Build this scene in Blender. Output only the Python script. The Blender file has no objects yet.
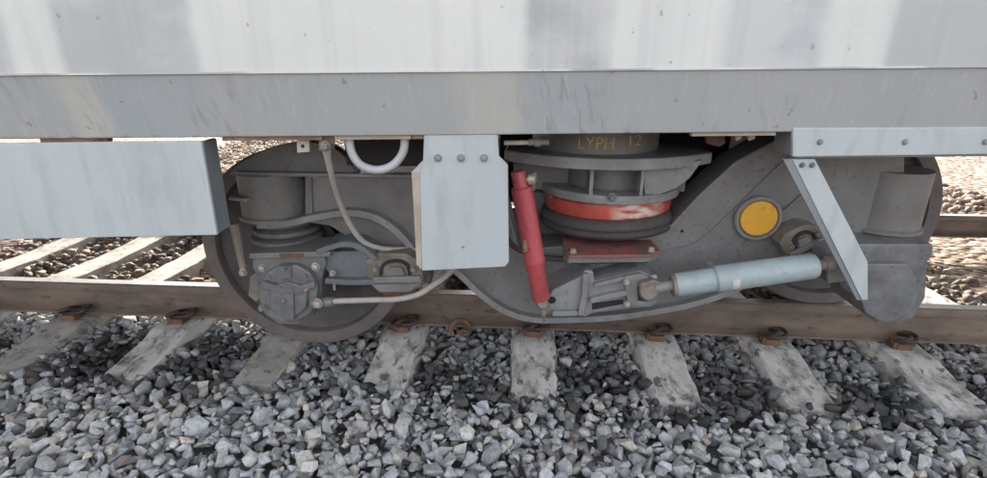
import bpy, bmesh, math, random
import numpy as np
from mathutils import Matrix, Vector, noise as mnoise

random.seed(7)
rng = np.random.default_rng(7)
sc = bpy.context.scene
COL = sc.collection
R = math.radians

# ------------------------------------------------------------------ camera, light, exposure
CAM_H, PITCH, YAW, FPX = 0.98, 19.0, 4.0, 500.0
CW, CH = 987.0, 478.0
cam_rot = Matrix.Rotation(R(YAW), 3, 'Z') @ Matrix.Rotation(R(90 - PITCH), 3, 'X')
cam_loc = Vector((0, 0, CAM_H))
cd = bpy.data.cameras.new("camera")
cd.sensor_width = 36.0
cd.lens = FPX / CW * 36.0
cd.clip_start = 0.02
cd.clip_end = 500
cam = bpy.data.objects.new("camera", cd)
COL.objects.link(cam)
cam.matrix_world = Matrix.Translation(cam_loc) @ cam_rot.to_4x4()
sc.camera = cam

SUN_EL, SUN_AZ = 24.5, -12.0            # azimuth measured from +Y (behind the train) towards +X
sdir = Vector((math.sin(R(SUN_AZ)) * math.cos(R(SUN_EL)), math.cos(R(SUN_AZ)) * math.cos(R(SUN_EL)), math.sin(R(SUN_EL))))
world = bpy.data.worlds.new("World")
sc.world = world
world.use_nodes = True
wn = world.node_tree
sky = wn.nodes.new('ShaderNodeTexSky')
sky.sky_type = 'NISHITA'
sky.sun_disc = False
sky.sun_elevation = R(SUN_EL)
sky.sun_rotation = R(SUN_AZ)
sky.air_density = 1.0
sky.dust_density = 5.0
sky.ozone_density = 1.0
bg = wn.nodes.get('Background') or wn.nodes.new('ShaderNodeBackground')
bg.inputs['Strength'].default_value = 0.15
hs = wn.nodes.new('ShaderNodeHueSaturation')       # hazy, nearly white sky
hs.inputs['Saturation'].default_value = 0.20
wn.links.new(sky.outputs['Color'], hs.inputs['Color'])
wn.links.new(hs.outputs['Color'], bg.inputs['Color'])
sl = bpy.data.lights.new("sun", 'SUN')
sl.energy = 2.0
sl.angle = R(0.6)
sl.color = (1.0, 0.87, 0.68)
so = bpy.data.objects.new("sun", sl)
so.rotation_euler = sdir.to_track_quat('Z', 'Y').to_euler()
so.location = (0, 6, 8)
COL.objects.link(so)

sc.view_settings.view_transform = 'Standard'
sc.view_settings.look = 'None'
sc.view_settings.exposure = 2.12
sc.view_settings.gamma = 1.0
sc.render.filter_size = 1.9
sc.render.engine = 'CYCLES'
try:
    sc.cycles.max_bounces = 8
    sc.cycles.diffuse_bounces = 4
except Exception:
    pass

# ------------------------------------------------------------------ helpers: points
def ray(px, py):
    d = cam_rot @ Vector(((px - CW / 2) / FPX, (CH / 2 - py) / FPX, -1.0))
    return d
def P(px, py, Y):
    d = ray(px, py)
    return cam_loc + d * (Y / d.y)
def PZ(px, py, z):
    d = ray(px, py)
    return cam_loc + d * ((z - CAM_H) / d.z)
def mpp(px, py, Y):
    return (P(px + 1, py, Y) - P(px, py, Y)).length

# carriage frame (slightly turned against the track: the train stands in a curve)
BA, BP = R(4.6), R(0.45)
MB = Matrix.Translation((0, 1.40, 0)) @ Matrix.Rotation(BA, 4, 'Z') @ Matrix.Rotation(-BP, 4, 'Y')
BN = (MB.to_3x3() @ Vector((0, 1, 0))).normalized()
def BPT(px, py, d):
    """point on the carriage side plane, d metres behind it"""
    o = Vector((0, 1.40, 0)) + BN * d
    r = ray(px, py)
    t = (o - cam_loc).dot(BN) / r.dot(BN)
    return cam_loc + r * t

# ------------------------------------------------------------------ helpers: objects
WT = {}
def link(o, parent=None):
    COL.objects.link(o)
    if parent is not None:
        o.parent = parent
        o.matrix_parent_inverse = Matrix.Translation(-WT[parent.name])
    return o
def tag(o, label=None, cat=None, group=None, kind=None):
    if label: o['label'] = label
    if cat: o['category'] = cat
    if group: o['group'] = group
    if kind: o['kind'] = kind
    return o
def thing(name, label, cat, loc, group=None):
    o = bpy.data.objects.new(name, None)
    o.empty_display_size = 0.1
    o.location = loc
    COL.objects.link(o)
    WT[o.name] = Vector(loc)
    return tag(o, label, cat, group)
def obj(name, vf, mat, parent=None, bevel=0.0, smooth=35, seg=2, label=None):
    """vf = (verts, faces) in world coordinates"""
    vs, fs = vf
    vs = [Vector(v) for v in vs]
    lo = Vector([min(v[i] for v in vs) for i in range(3)])
    hi = Vector([max(v[i] for v in vs) for i in range(3)])
    c = (lo + hi) / 2
    me = bpy.data.meshes.new(name)
    me.from_pydata([v - c for v in vs], [], fs)
    bm = bmesh.new(); bm.from_mesh(me)
    bmesh.ops.recalc_face_normals(bm, faces=bm.faces)
    bm.to_mesh(me); bm.free()
    if smooth:
        me.polygons.foreach_set('use_smooth', [True] * len(me.polygons))
        me.set_sharp_from_angle(angle=R(smooth))
    if mat: me.materials.append(mat)
    o = bpy.data.objects.new(name, me)
    o.location = c
    link(o, parent)
    WT[o.name] = c
    if bevel:
        m = o.modifiers.new('bevel', 'BEVEL')
        m.width = bevel; m.segments = seg; m.limit_method = 'ANGLE'; m.angle_limit = R(40)
        m.harden_normals = True
    if label: o['label'] = label
    return o
def join(*parts):
    vs, fs = [], []
    for v, f in parts:
        b = len(vs)
        vs += list(v)
        fs += [tuple(i + b for i in q) for q in f]
    return vs, fs
def xf(part, M):
    return [M @ Vector(v) for v in part[0]], part[1]

def box(x0, x1, y0, y1, z0, z1):
    v = [(x, y, z) for x in (x0, x1) for y in (y0, y1) for z in (z0, z1)]
    f = [(0, 1, 3, 2), (4, 6, 7, 5), (0, 4, 5, 1), (2, 3, 7, 6), (0, 2, 6, 4), (1, 5, 7, 3)]
    return v, f
def prism_pts(front, off):
    """polygon (list of Vectors) extruded by vector off"""
    n = len(front)
    v = [Vector(p) for p in front] + [Vector(p) + Vector(off) for p in front]
    f = [tuple(range(n)), tuple(range(2 * n - 1, n - 1, -1))]
    f += [(i, i + n, (i + 1) % n + n, (i + 1) % n) for i in range(n)]
    return v, f
def prism(px, Y, depth):
    return prism_pts([P(x, y, Y) for x, y in px], (0, depth, 0))
def bprism(px, d, depth):
    return prism_pts([BPT(x, y, d) for x, y in px], BN * depth)
def smooth_pts(pts, n=8, closed=False):
    """Catmull-Rom through points (any dimension)"""
    pts = [np.array(p, float) for p in pts]
    m = len(pts); out = []
    rngi = range(m) if closed else range(m - 1)
    for i in rngi:
        if closed:
            a, b, c, d = pts[(i - 1) % m], pts[i], pts[(i + 1) % m], pts[(i + 2) % m]
        else:
            a, b, c, d = pts[max(i - 1, 0)], pts[i], pts[i + 1], pts[min(i + 2, m - 1)]
        for k in range(n):
            t = k / n
            out.append(0.5 * ((2 * b) + (-a + c) * t + (2 * a - 5 * b + 4 * c - d) * t * t + (-a + 3 * b - 3 * c + d) * t ** 3))
    if not closed: out.append(pts[-1])
    return out
def tube(pts, r, sides=12, cap=True):
    pts = [Vector(p) for p in pts]
    rs = r if hasattr(r, '__len__') else [r] * len(pts)
    vs, fs = [], []
    up = None
    for i, p in enumerate(pts):
        t = (pts[min(i + 1, len(pts) - 1)] - pts[max(i - 1, 0)]).normalized()
        if up is None:
            up = Vector((0, 0, 1)) if abs(t.z) < 0.9 else Vector((0, 1, 0))
        a = (up - t * up.dot(t)).normalized(); b = t.cross(a); up = a
        for k in range(sides):
            an = 2 * math.pi * k / sides
            vs.append(p + (a * math.cos(an) + b * math.sin(an)) * rs[i])
    for i in range(len(pts) - 1):
        for k in range(sides):
            k2 = (k + 1) % sides
            fs.append((i * sides + k, i * sides + k2, (i + 1) * sides + k2, (i + 1) * sides + k))
    if cap:
        fs.append(tuple(range(sides - 1, -1, -1)))
        n = (len(pts) - 1) * sides
        fs.append(tuple(range(n, n + sides)))
    return vs, fs
def stub(p, q, prof, sides=20):
    """turned piece along p->q; prof = list of (t 0..1, radius)"""
    p, q = Vector(p), Vector(q)
    t = (q - p).normalized()
    up = Vector((0, 0, 1)) if abs(t.z) < 0.9 else Vector((0, 1, 0))
    a = (up - t * up.dot(t)).normalized(); b = t.cross(a)
    vs, fs = [], []
    for s, r in prof:
        c = p + (q - p) * s
        for k in range(sides):
            an = 2 * math.pi * k / sides
            vs.append(c + (a * math.cos(an) + b * math.sin(an)) * max(r, 1e-4))
    m = len(prof)
    for i in range(m - 1):
        for k in range(sides):
            k2 = (k + 1) % sides
            fs.append((i * sides + k, i * sides + k2, (i + 1) * sides + k2, (i + 1) * sides + k))
    fs.append(tuple(range(sides - 1, -1, -1)))
    fs.append(tuple(range((m - 1) * sides, m * sides)))
    return vs, fs
def lathe(c, axis, prof, sides=48):
    """closed turned solid round c; prof = (radius, distance along axis)"""
    ax = Vector(axis).normalized(); c = Vector(c)
    return stub(c, c + ax, [(d, r) for r, d in prof], sides)
def bolt(c, axis, r, h):
    """hexagon head with a washer"""
    w = lathe(c, axis, [(r * 1.35, 0), (r * 1.35, h * 0.25)], 16)
    hd = lathe(c, axis, [(r, h * 0.25), (r, h * 0.9), (r * 0.8, h)], 6)
    return join(w, hd)

# ------------------------------------------------------------------ helpers: materials
def mat(name, c1, c2=None, rough=0.6, metal=0.0, scale=6.0, detail=6.0, spots=None, spot_scale=40.0, spot_amt=0.3,
        bump=0.15, bscale=120.0, mixr=(0.35, 0.65), stretch=(1, 1, 1), rust=None, rust_amt=0.55, rust_scale=9.0, bdist=0.002, soft=0.08):
    m = bpy.data.materials.new(name)
    m.use_nodes = True
    nt = m.node_tree; N = nt.nodes; L = nt.links
    b = N['Principled BSDF']
    tc = N.new('ShaderNodeTexCoord'); oi = N.new('ShaderNodeObjectInfo')
    mul = N.new('ShaderNodeMath'); mul.operation = 'MULTIPLY'; mul.inputs[1].default_value = 37.0
    L.new(oi.outputs['Random'], mul.inputs[0])
    add = N.new('ShaderNodeVectorMath'); add.operation = 'ADD'
    L.new(tc.outputs['Object'], add.inputs[0]); L.new(mul.outputs[0], add.inputs[1])
    mp = N.new('ShaderNodeMapping'); mp.inputs['Scale'].default_value = stretch
    L.new(add.outputs[0], mp.inputs['Vector'])
    def noise(sc_, det=detail, ro=0.6):
        n = N.new('ShaderNodeTexNoise'); n.inputs['Scale'].default_value = sc_
        n.inputs['Detail'].default_value = det; n.inputs['Roughness'].default_value = ro
        L.new(mp.outputs[0], n.inputs['Vector']); return n.outputs['Fac']
    def ramp(f, lo, hi):
        r = N.new('ShaderNodeMapRange'); r.inputs[1].default_value = lo; r.inputs[2].default_value = hi
        L.new(f, r.inputs[0]); return r.outputs[0]
    def mix(f, a, c):
        x = N.new('ShaderNodeMix'); x.data_type = 'RGBA'
        if f is not None: L.new(f, x.inputs[0])
        for s, v in ((6, a), (7, c)):
            if isinstance(v, (tuple, list)): x.inputs[s].default_value = (*v, 1)
            else: L.new(v, x.inputs[s])
        return x.outputs[2]
    if c2 is None: c2 = tuple(v * 0.75 for v in c1)
    col = mix(ramp(noise(scale), *mixr), c1, c2)
    if rust:
        col = mix(ramp(noise(rust_scale, 8, 0.7), rust_amt, rust_amt + soft), col, rust)
    if spots:
        f = ramp(noise(spot_scale, 3, 0.5), 0.60, 0.68)
        mm = N.new('ShaderNodeMath'); mm.operation = 'MULTIPLY'; mm.inputs[1].default_value = spot_amt
        L.new(f, mm.inputs[0])
        col = mix(mm.outputs[0], col, spots)
    L.new(col, b.inputs['Base Color'])
    b.inputs['Metallic'].default_value = metal
    rr = N.new('ShaderNodeMapRange'); rr.inputs[3].default_value = max(rough - 0.12, 0.05); rr.inputs[4].default_value = min(rough + 0.12, 1)
    L.new(noise(scale * 3), rr.inputs[0]); L.new(rr.outputs[0], b.inputs['Roughness'])
    if bump:
        bp = N.new('ShaderNodeBump'); bp.inputs['Strength'].default_value = bump; bp.inputs['Distance'].default_value = bdist
        L.new(noise(bscale, 5, 0.65), bp.inputs['Height']); L.new(bp.outputs[0], b.inputs['Normal'])
    m['mix'] = 1
    return m

def scuff_highlight(m):
    """long pale patch, front right of the ring: worn spot with its highlight painted in"""
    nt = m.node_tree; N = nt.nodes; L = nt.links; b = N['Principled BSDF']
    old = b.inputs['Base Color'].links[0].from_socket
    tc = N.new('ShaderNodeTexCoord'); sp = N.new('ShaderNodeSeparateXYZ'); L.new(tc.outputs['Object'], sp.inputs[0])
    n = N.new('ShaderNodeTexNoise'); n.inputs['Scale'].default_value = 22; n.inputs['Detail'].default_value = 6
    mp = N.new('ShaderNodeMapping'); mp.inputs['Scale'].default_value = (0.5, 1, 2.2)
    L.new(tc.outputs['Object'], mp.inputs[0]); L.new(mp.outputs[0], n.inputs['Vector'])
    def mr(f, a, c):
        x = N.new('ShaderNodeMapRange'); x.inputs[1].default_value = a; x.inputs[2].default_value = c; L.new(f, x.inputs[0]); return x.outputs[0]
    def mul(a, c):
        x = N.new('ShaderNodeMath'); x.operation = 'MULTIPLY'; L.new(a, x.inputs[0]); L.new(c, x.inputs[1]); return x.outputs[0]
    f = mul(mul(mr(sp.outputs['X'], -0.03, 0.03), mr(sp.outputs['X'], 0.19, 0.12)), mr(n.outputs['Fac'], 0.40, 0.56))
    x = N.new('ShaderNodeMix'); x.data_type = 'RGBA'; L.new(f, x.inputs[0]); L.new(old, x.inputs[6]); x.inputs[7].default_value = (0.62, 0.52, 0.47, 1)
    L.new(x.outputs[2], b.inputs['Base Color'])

M = {}
M['frame'] = mat('bogie_grey_paint', (0.212, 0.214, 0.215), (0.155, 0.155, 0.154), 0.36, rust=(0.165, 0.148, 0.135), rust_amt=0.49, soft=0.3, rust_scale=5.5, spots=(0.05, 0.045, 0.04), spot_scale=55, spot_amt=0.35, scale=5)
M['frame2'] = mat('bogie_light_grey_paint', (0.285, 0.290, 0.298), (0.20, 0.203, 0.207), 0.45, rust=(0.165, 0.148, 0.135), rust_amt=0.49, soft=0.3, rust_scale=5.5, spots=(0.08, 0.07, 0.06), spot_scale=45, scale=7)
M['housing'] = mat('dusty_grey_paint', (0.225, 0.220, 0.215), (0.155, 0.151, 0.147), 0.5, rust=(0.165, 0.148, 0.135), rust_amt=0.49, soft=0.3, rust_scale=5.5, spots=(0.07, 0.06, 0.055), spot_scale=50, scale=6)
M['steelblue'] = mat('blue_grey_paint', (0.165, 0.185, 0.205), (0.12, 0.13, 0.142), 0.5, spots=(0.09, 0.07, 0.06), spot_scale=40, scale=9)
M['cover'] = mat('cast_cover_grey', (0.195, 0.202, 0.212), (0.12, 0.122, 0.126), 0.45, rust=(0.165, 0.148, 0.135), rust_amt=0.49, soft=0.3, rust_scale=5.5, spots=(0.07, 0.06, 0.05), spot_scale=60, spot_amt=0.5, scale=14, bump=0.3, bscale=90)
M['dark'] = mat('underframe_black', (0.028, 0.026, 0.025), (0.018, 0.017, 0.017), 0.8)
M['web'] = mat('wheel_disc_grime', (0.105, 0.097, 0.096), (0.068, 0.062, 0.062), 0.62, scale=8, spots=(0.10, 0.085, 0.08), spot_scale=35)
M['rim'] = mat('wheel_rim_brown', (0.165, 0.140, 0.132), (0.115, 0.097, 0.092), 0.58, scale=10, spots=(0.16, 0.13, 0.12), spot_scale=30)
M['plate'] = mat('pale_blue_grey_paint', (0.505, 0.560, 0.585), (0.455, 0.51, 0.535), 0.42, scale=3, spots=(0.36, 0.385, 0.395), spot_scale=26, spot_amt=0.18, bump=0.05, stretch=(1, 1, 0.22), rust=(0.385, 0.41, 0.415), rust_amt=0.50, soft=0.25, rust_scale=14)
M['plate_side'] = mat('shaded_plate_paint', (0.27, 0.30, 0.325), (0.20, 0.22, 0.24), 0.5, scale=8, stretch=(1, 1, 0.25))  # plate paint darkened: side-face shade put into the colour; also bolts, collar
M['cream'] = mat('dirty_cream_edge_paint', (0.52, 0.47, 0.41), (0.40, 0.33, 0.27), 0.6, scale=14, rust=(0.20, 0.085, 0.035), rust_amt=0.60, rust_scale=26)
M['rustlip'] = mat('rusty_lip_metal', (0.36, 0.26, 0.18), (0.22, 0.14, 0.09), 0.75, scale=16, rust=(0.10, 0.05, 0.03), rust_amt=0.56, rust_scale=18, stretch=(1, 1, 1))
M['rust'] = mat('orange_rust', (0.20, 0.105, 0.065), (0.095, 0.052, 0.038), 0.85, scale=20, spots=(0.05, 0.03, 0.02), spot_scale=60, bump=0.4)
M['red'] = mat('red_damper_paint', (0.50, 0.085, 0.10), (0.42, 0.07, 0.08), 0.42, scale=7, spots=(0.12, 0.03, 0.03), spot_scale=70, spot_amt=0.4, bump=0.05, rust=(0.27, 0.07, 0.07), rust_amt=0.50, soft=0.2, rust_scale=12, stretch=(1, 1, 0.5))
M['redring'] = mat('worn_highlit_red_paint', (0.50, 0.085, 0.060), (0.38, 0.065, 0.052), 0.28, scale=10, rust=(0.60, 0.46, 0.42), rust_amt=0.66, rust_scale=8, stretch=(1, 1, 2))
scuff_highlight(M['redring'])
M['redbase'] = mat('faded_red_paint', (0.33, 0.10, 0.088), (0.20, 0.09, 0.08), 0.6, scale=12, rust=(0.14, 0.10, 0.09), rust_amt=0.50, rust_scale=15)
M['blue'] = mat('pale_blue_damper_paint', (0.36, 0.44, 0.46), (0.31, 0.385, 0.405), 0.38, scale=8, spots=(0.20, 0.24, 0.25), spot_scale=60, spot_amt=0.35, bump=0.05, rust=(0.30, 0.345, 0.345), rust_amt=0.50, soft=0.2, rust_scale=13)
M['yellow'] = mat('yellow_cap_paint', (0.80, 0.42, 0.05), (0.72, 0.36, 0.04), 0.5, scale=12, spots=(0.30, 0.17, 0.04), spot_scale=38, spot_amt=0.35)
M['letter'] = mat('yellow_lettering_paint', (0.66, 0.44, 0.06), (0.34, 0.25, 0.09), 0.6, scale=30)
M['rubber'] = mat('bellows_rubber', (0.080, 0.072, 0.070), (0.055, 0.049, 0.047), 0.7, scale=8, spots=(0.13, 0.115, 0.11), spot_scale=25)
M['springgrey'] = mat('dusty_rubber_ring', (0.15, 0.145, 0.145), (0.10, 0.097, 0.097), 0.6, scale=9, spots=(0.2, 0.19, 0.18), spot_scale=30)
M['bolt'] = mat('zinc_bolt', (0.50, 0.45, 0.40), (0.36, 0.30, 0.26), 0.45, metal=0.3, scale=40)
M['boltdark'] = mat('painted_bolt', (0.22, 0.23, 0.24), (0.14, 0.14, 0.14), 0.5, scale=40)
M['cable'] = mat('grey_cable_sheath', (0.46, 0.43, 0.39), (0.36, 0.33, 0.29), 0.55, scale=20)
M['pipe'] = mat('pale_pipe_paint', (0.52, 0.55, 0.565), (0.42, 0.44, 0.45), 0.4, scale=10)
M['clamp'] = mat('weathered_casting', (0.25, 0.222, 0.19), (0.14, 0.12, 0.10), 0.65, scale=16, rust=(0.20, 0.10, 0.05), rust_amt=0.60, rust_scale=22, bump=0.35)
M['rail'] = mat('brown_rail_rust', (0.215, 0.162, 0.126), (0.118, 0.090, 0.072), 0.72, scale=9, spots=(0.06, 0.045, 0.04), spot_scale=30, spot_amt=0.6, bump=0.35, bscale=70, stretch=(0.45, 1, 1))
M['railtop'] = mat('worn_rail_head', (0.45, 0.42, 0.40), (0.32, 0.29, 0.27), 0.33, metal=0.5, scale=9)
M['concrete'] = mat('sleeper_concrete', (0.66, 0.64, 0.61), (0.50, 0.48, 0.455), 0.85, scale=9, spots=(0.11, 0.10, 0.095), spot_scale=24, spot_amt=0.9,
                    bump=1.0, bscale=38, rust=(0.14, 0.128, 0.12), rust_amt=0.47, rust_scale=17, stretch=(1, 0.6, 1), soft=0.2, bdist=0.004)
M['concrete_dirty'] = mat('stained_sleeper_concrete', (0.42, 0.395, 0.37), (0.29, 0.27, 0.25), 0.9, scale=9, spots=(0.09, 0.08, 0.075), spot_scale=22, spot_amt=0.75,
                    bump=0.8, bscale=45, rust=(0.12, 0.108, 0.10), rust_amt=0.50, rust_scale=16, soft=0.2, bdist=0.004)
M['grease'] = mat('black_clip_steel', (0.035, 0.03, 0.028), (0.07, 0.045, 0.035), 0.6, scale=25)
M['stencil'] = mat('label_white', (0.62, 0.62, 0.60), (0.5, 0.48, 0.44), 0.6, scale=60)

def px_x(px, d=0.0, py=60):                    # carriage-side pixel -> world X
    return BPT(px, py, d).x

def panel_material(name, stops, wob, slant, streak, specks, rough, lo=-3.2, hi=3.2, worldx=0.0, drips=None):
    """colour bands along the carriage: stops = [(world x, colour)], every colour up to the next stop"""
    m = bpy.data.materials.new(name); m.use_nodes = True
    nt = m.node_tree; N = nt.nodes; L = nt.links; b = N['Principled BSDF']
    tc = N.new('ShaderNodeTexCoord')
    sep = N.new('ShaderNodeSeparateXYZ'); L.new(tc.outputs['Object'], sep.inputs[0])
    def math_(op, a, c):
        x = N.new('ShaderNodeMath'); x.operation = op
        for i, v in enumerate((a, c)):
            if isinstance(v, (int, float)): x.inputs[i].default_value = v
            else: L.new(v, x.inputs[i])
        return x.outputs[0]
    def noise(scl, det, stretch=(1, 1, 1), ro=0.55):
        mp = N.new('ShaderNodeMapping'); mp.inputs['Scale'].default_value = stretch
        L.new(tc.outputs['Object'], mp.inputs[0])
        n = N.new('ShaderNodeTexNoise'); n.inputs['Scale'].default_value = scl; n.inputs['Detail'].default_value = det
        n.inputs['Roughness'].default_value = ro
        L.new(mp.outputs[0], n.inputs['Vector']); return n.outputs['Fac']
    def mrange(f, a, c, d=0.0, e=1.0):
        x = N.new('ShaderNodeMapRange'); x.inputs[1].default_value = a; x.inputs[2].default_value = c
        x.inputs[3].default_value = d; x.inputs[4].default_value = e; L.new(f, x.inputs[0]); return x.outputs[0]
    def mix(f, a, c, mode='MIX'):
        x = N.new('ShaderNodeMix'); x.data_type = 'RGBA'; x.blend_type = mode
        if isinstance(f, (int, float)): x.inputs[0].default_value = f
        else: L.new(f, x.inputs[0])
        for s, v in ((6, a), (7, c)):
            if isinstance(v, (tuple, list)): x.inputs[s].default_value = (*v, 1)
            else: L.new(v, x.inputs[s])
        return x.outputs[2]
    X = math_('ADD', sep.outputs['X'], worldx)
    X = math_('ADD', X, math_('MULTIPLY', sep.outputs['Z'], slant))
    X = math_('ADD', X, math_('MULTIPLY', math_('SUBTRACT', noise(5, 3), 0.5), wob))
    t = mrange(X, lo, hi)
    cr = N.new('ShaderNodeValToRGB'); cr.color_ramp.interpolation = 'LINEAR'
    els = cr.color_ramp.elements
    while len(els) > 1: els.remove(els[-1])
    els[0].position = 0; els[0].color = (*stops[0][1], 1)
    prev = stops[0][1]
    for x, c in stops[1:]:
        p = (x - lo) / (hi - lo)
        e = els.new(p - 0.0012); e.color = (*prev, 1)
        e = els.new(p + 0.0012); e.color = (*c, 1)
        prev = c
    L.new(t, cr.inputs[0])
    col = cr.outputs[0]
    # cloudy paler patches
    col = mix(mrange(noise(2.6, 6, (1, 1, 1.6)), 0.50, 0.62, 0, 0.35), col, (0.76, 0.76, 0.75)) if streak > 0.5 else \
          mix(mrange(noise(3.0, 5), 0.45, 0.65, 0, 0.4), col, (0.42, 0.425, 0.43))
    # run-down streaks
    col = mix(mrange(noise(26, 4, (1, 1, 0.045)), 0.50, 0.72, 0, 0.34 if streak < 0.5 else 0.22), col, (0.33, 0.335, 0.345))
    col = mix(mrange(noise(70, 3, (1, 1, 0.03)), 0.56, 0.72, 0, 0.20), col, (0.62, 0.63, 0.64))
    if streak < 0.5:
        # thin run-down drips, slanting a little, and rust creeping up from the lower edge
        mpd = N.new('ShaderNodeMapping'); mpd.inputs['Rotation'].default_value = (0, 0.16, 0); mpd.inputs['Scale'].default_value = (1, 1, 0.05)
        mp0 = N.new('ShaderNodeMapping'); mp0.inputs['Rotation'].default_value = (0, 0.22, 0)
        L.new(tc.outputs['Object'], mp0.inputs[0]); L.new(mp0.outputs[0], mpd.inputs[0])
        nd = N.new('ShaderNodeTexNoise'); nd.inputs['Scale'].default_value = 55; nd.inputs['Detail'].default_value = 3
        L.new(mpd.outputs[0], nd.inputs['Vector'])
        gate = mrange(noise(3.2, 2), 0.47, 0.60)
        col = mix(math_('MULTIPLY', mrange(nd.outputs['Fac'], 0.54, 0.66, 0, 0.42), gate), col, (0.20, 0.20, 0.205))
        edge = math_('ADD', sep.outputs['Z'], math_('MULTIPLY', noise(30, 6), 0.030))
        col = mix(mrange(edge, -0.072, -0.084, 0, 0.8), col, (0.26, 0.19, 0.14))
    # chips and specks
    col = mix(mrange(noise(34, 2, (1, 1, 0.8)), 0.715, 0.74, 0, specks), col, (0.16, 0.155, 0.15))
    L.new(col, b.inputs['Base Color'])
    L.new(mrange(noise(7, 4), 0.3, 0.7, rough - 0.1, rough + 0.12), b.inputs['Roughness'])
    bp = N.new('ShaderNodeBump'); bp.inputs['Strength'].default_value = 0.22; bp.inputs['Distance'].default_value = 0.012
    L.new(noise(2.4, 2), bp.inputs['Height']); L.new(bp.outputs[0], b.inputs['Normal'])
    return m

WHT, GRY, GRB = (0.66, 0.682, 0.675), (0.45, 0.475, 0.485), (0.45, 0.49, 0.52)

# ------------------------------------------------------------------ the ground
def ground_material():
    m = bpy.data.materials.new('brown_ballast_ground'); m.use_nodes = True
    nt = m.node_tree; N = nt.nodes; L = nt.links; b = N['Principled BSDF']
    tc = N.new('ShaderNodeTexCoord')
    vo = N.new('ShaderNodeTexVoronoi'); vo.inputs['Scale'].default_value = 17
    L.new(tc.outputs['Object'], vo.inputs['Vector'])
    cr = N.new('ShaderNodeValToRGB'); e = cr.color_ramp.elements
    e[0].position = 0; e[0].color = (0.10, 0.065, 0.045, 1); e[1].position = 1; e[1].color = (0.42, 0.33, 0.26, 1)
    x = e.new(0.5); x.color = (0.22, 0.155, 0.115, 1)
    sp = N.new('ShaderNodeSeparateColor'); L.new(vo.outputs['Color'], sp.inputs[0])
    L.new(sp.outputs[0], cr.inputs[0]); L.new(cr.outputs[0], b.inputs['Base Color'])
    b.inputs['Roughness'].default_value = 0.95
    bp = N.new('ShaderNodeBump'); bp.inputs['Strength'].default_value = 1; bp.inputs['Distance'].default_value = 0.04; bp.invert = True
    L.new(vo.outputs['Distance'], bp.inputs['Height']); L.new(bp.outputs[0], b.inputs['Normal'])
    return m
def grid(x0, x1, y0, y1, n, z):
    vs, fs = [], []
    for j in range(n + 1):
        for i in range(n + 1):
            vs.append((x0 + (x1 - x0) * i / n, y0 + (y1 - y0) * j / n, z))
    for j in range(n):
        for i in range(n):
            a = j * (n + 1) + i
            fs.append((a, a + 1, a + n + 2, a + n + 1))
    return vs, fs
ground = obj('ground', grid(-150, 150, -150, 150, 30, -0.285), ground_material(), smooth=0)
tag(ground, kind='structure')

bm_ = mat('grey_ballast_fines', (0.17, 0.165, 0.155), (0.09, 0.087, 0.082), 0.95, scale=30, spots=(0.30, 0.29, 0.27), spot_scale=90, spot_amt=0.8, bump=1.0, bscale=60, bdist=0.012)
tag(obj('ballast_bed', grid(-5, 5, 0.3, 2.25, 4, -0.262), bm_, smooth=0), kind='structure')
# ------------------------------------------------------------------ sleepers
Z_SEAT = -0.152
YR = 2.045                                      # front of the near rail head
SL_X = [-1.071, -0.551, 0.042, 0.577, 1.066]
def sleeper_beam(w=0.092):
    # side profile (y, z) of the top, from the near end to the far end
    prof = [(-0.465, -0.047), (-0.38, -0.038), (-0.24, -0.020), (-0.17, 0.0), (0.16, 0.0), (0.19, -0.010), (0.75, -0.030),
            (1.31, -0.010), (1.34, 0.0), (1.69, 0.0), (1.71, -0.022), (2.02, -0.052)]
    rows = []
    pts = []
    for a, b_ in zip(prof[:-1], prof[1:]):
        k = max(1, int(abs(b_[0] - a[0]) / 0.045)) if a[0] < 0.3 else 3
        for i in range(k):
            t = i / k
            pts.append((a[0] + (b_[0] - a[0]) * t, a[1] + (b_[1] - a[1]) * t))
    pts.append(prof[-1])
    vs, fs = [], []
    rnd = random.Random(3)
    for y, z in pts:
        rc = -0.006 if y < -0.235 and y > -0.50 else 0.002
        for u, dz in ((-1.28, -0.20), (-1.05, -0.03), (-0.94, 0.0), (-0.80, 0.003), (-0.68, rc), (0.0, rc * .9), (0.68, rc), (0.80, 0.003), (0.94, 0.0), (1.05, -0.03), (1.28, -0.20)):
            j = rnd.uniform(-1, 1)
            vs.append((u * w + (0.0035 * j if abs(u) > 0.9 else 0), y, z + dz + (0.003 * rnd.uniform(-1, 1) if dz > -0.1 else 0)))
    n = 11
    for i in range(len(pts) - 1):
        for k in range(n - 1):
            a = i * n + k
            fs.append((a, a + n, a + n + 1, a + 1))
        fs.append((i * n, i * n + n - 1, (i + 1) * n + n - 1, (i + 1) * n))
    fs.append(tuple(range(n)))
    m = (len(pts) - 1) * n
    fs.append(tuple(range(m + n - 1, m - 1, -1)))
    return vs, fs
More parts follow.
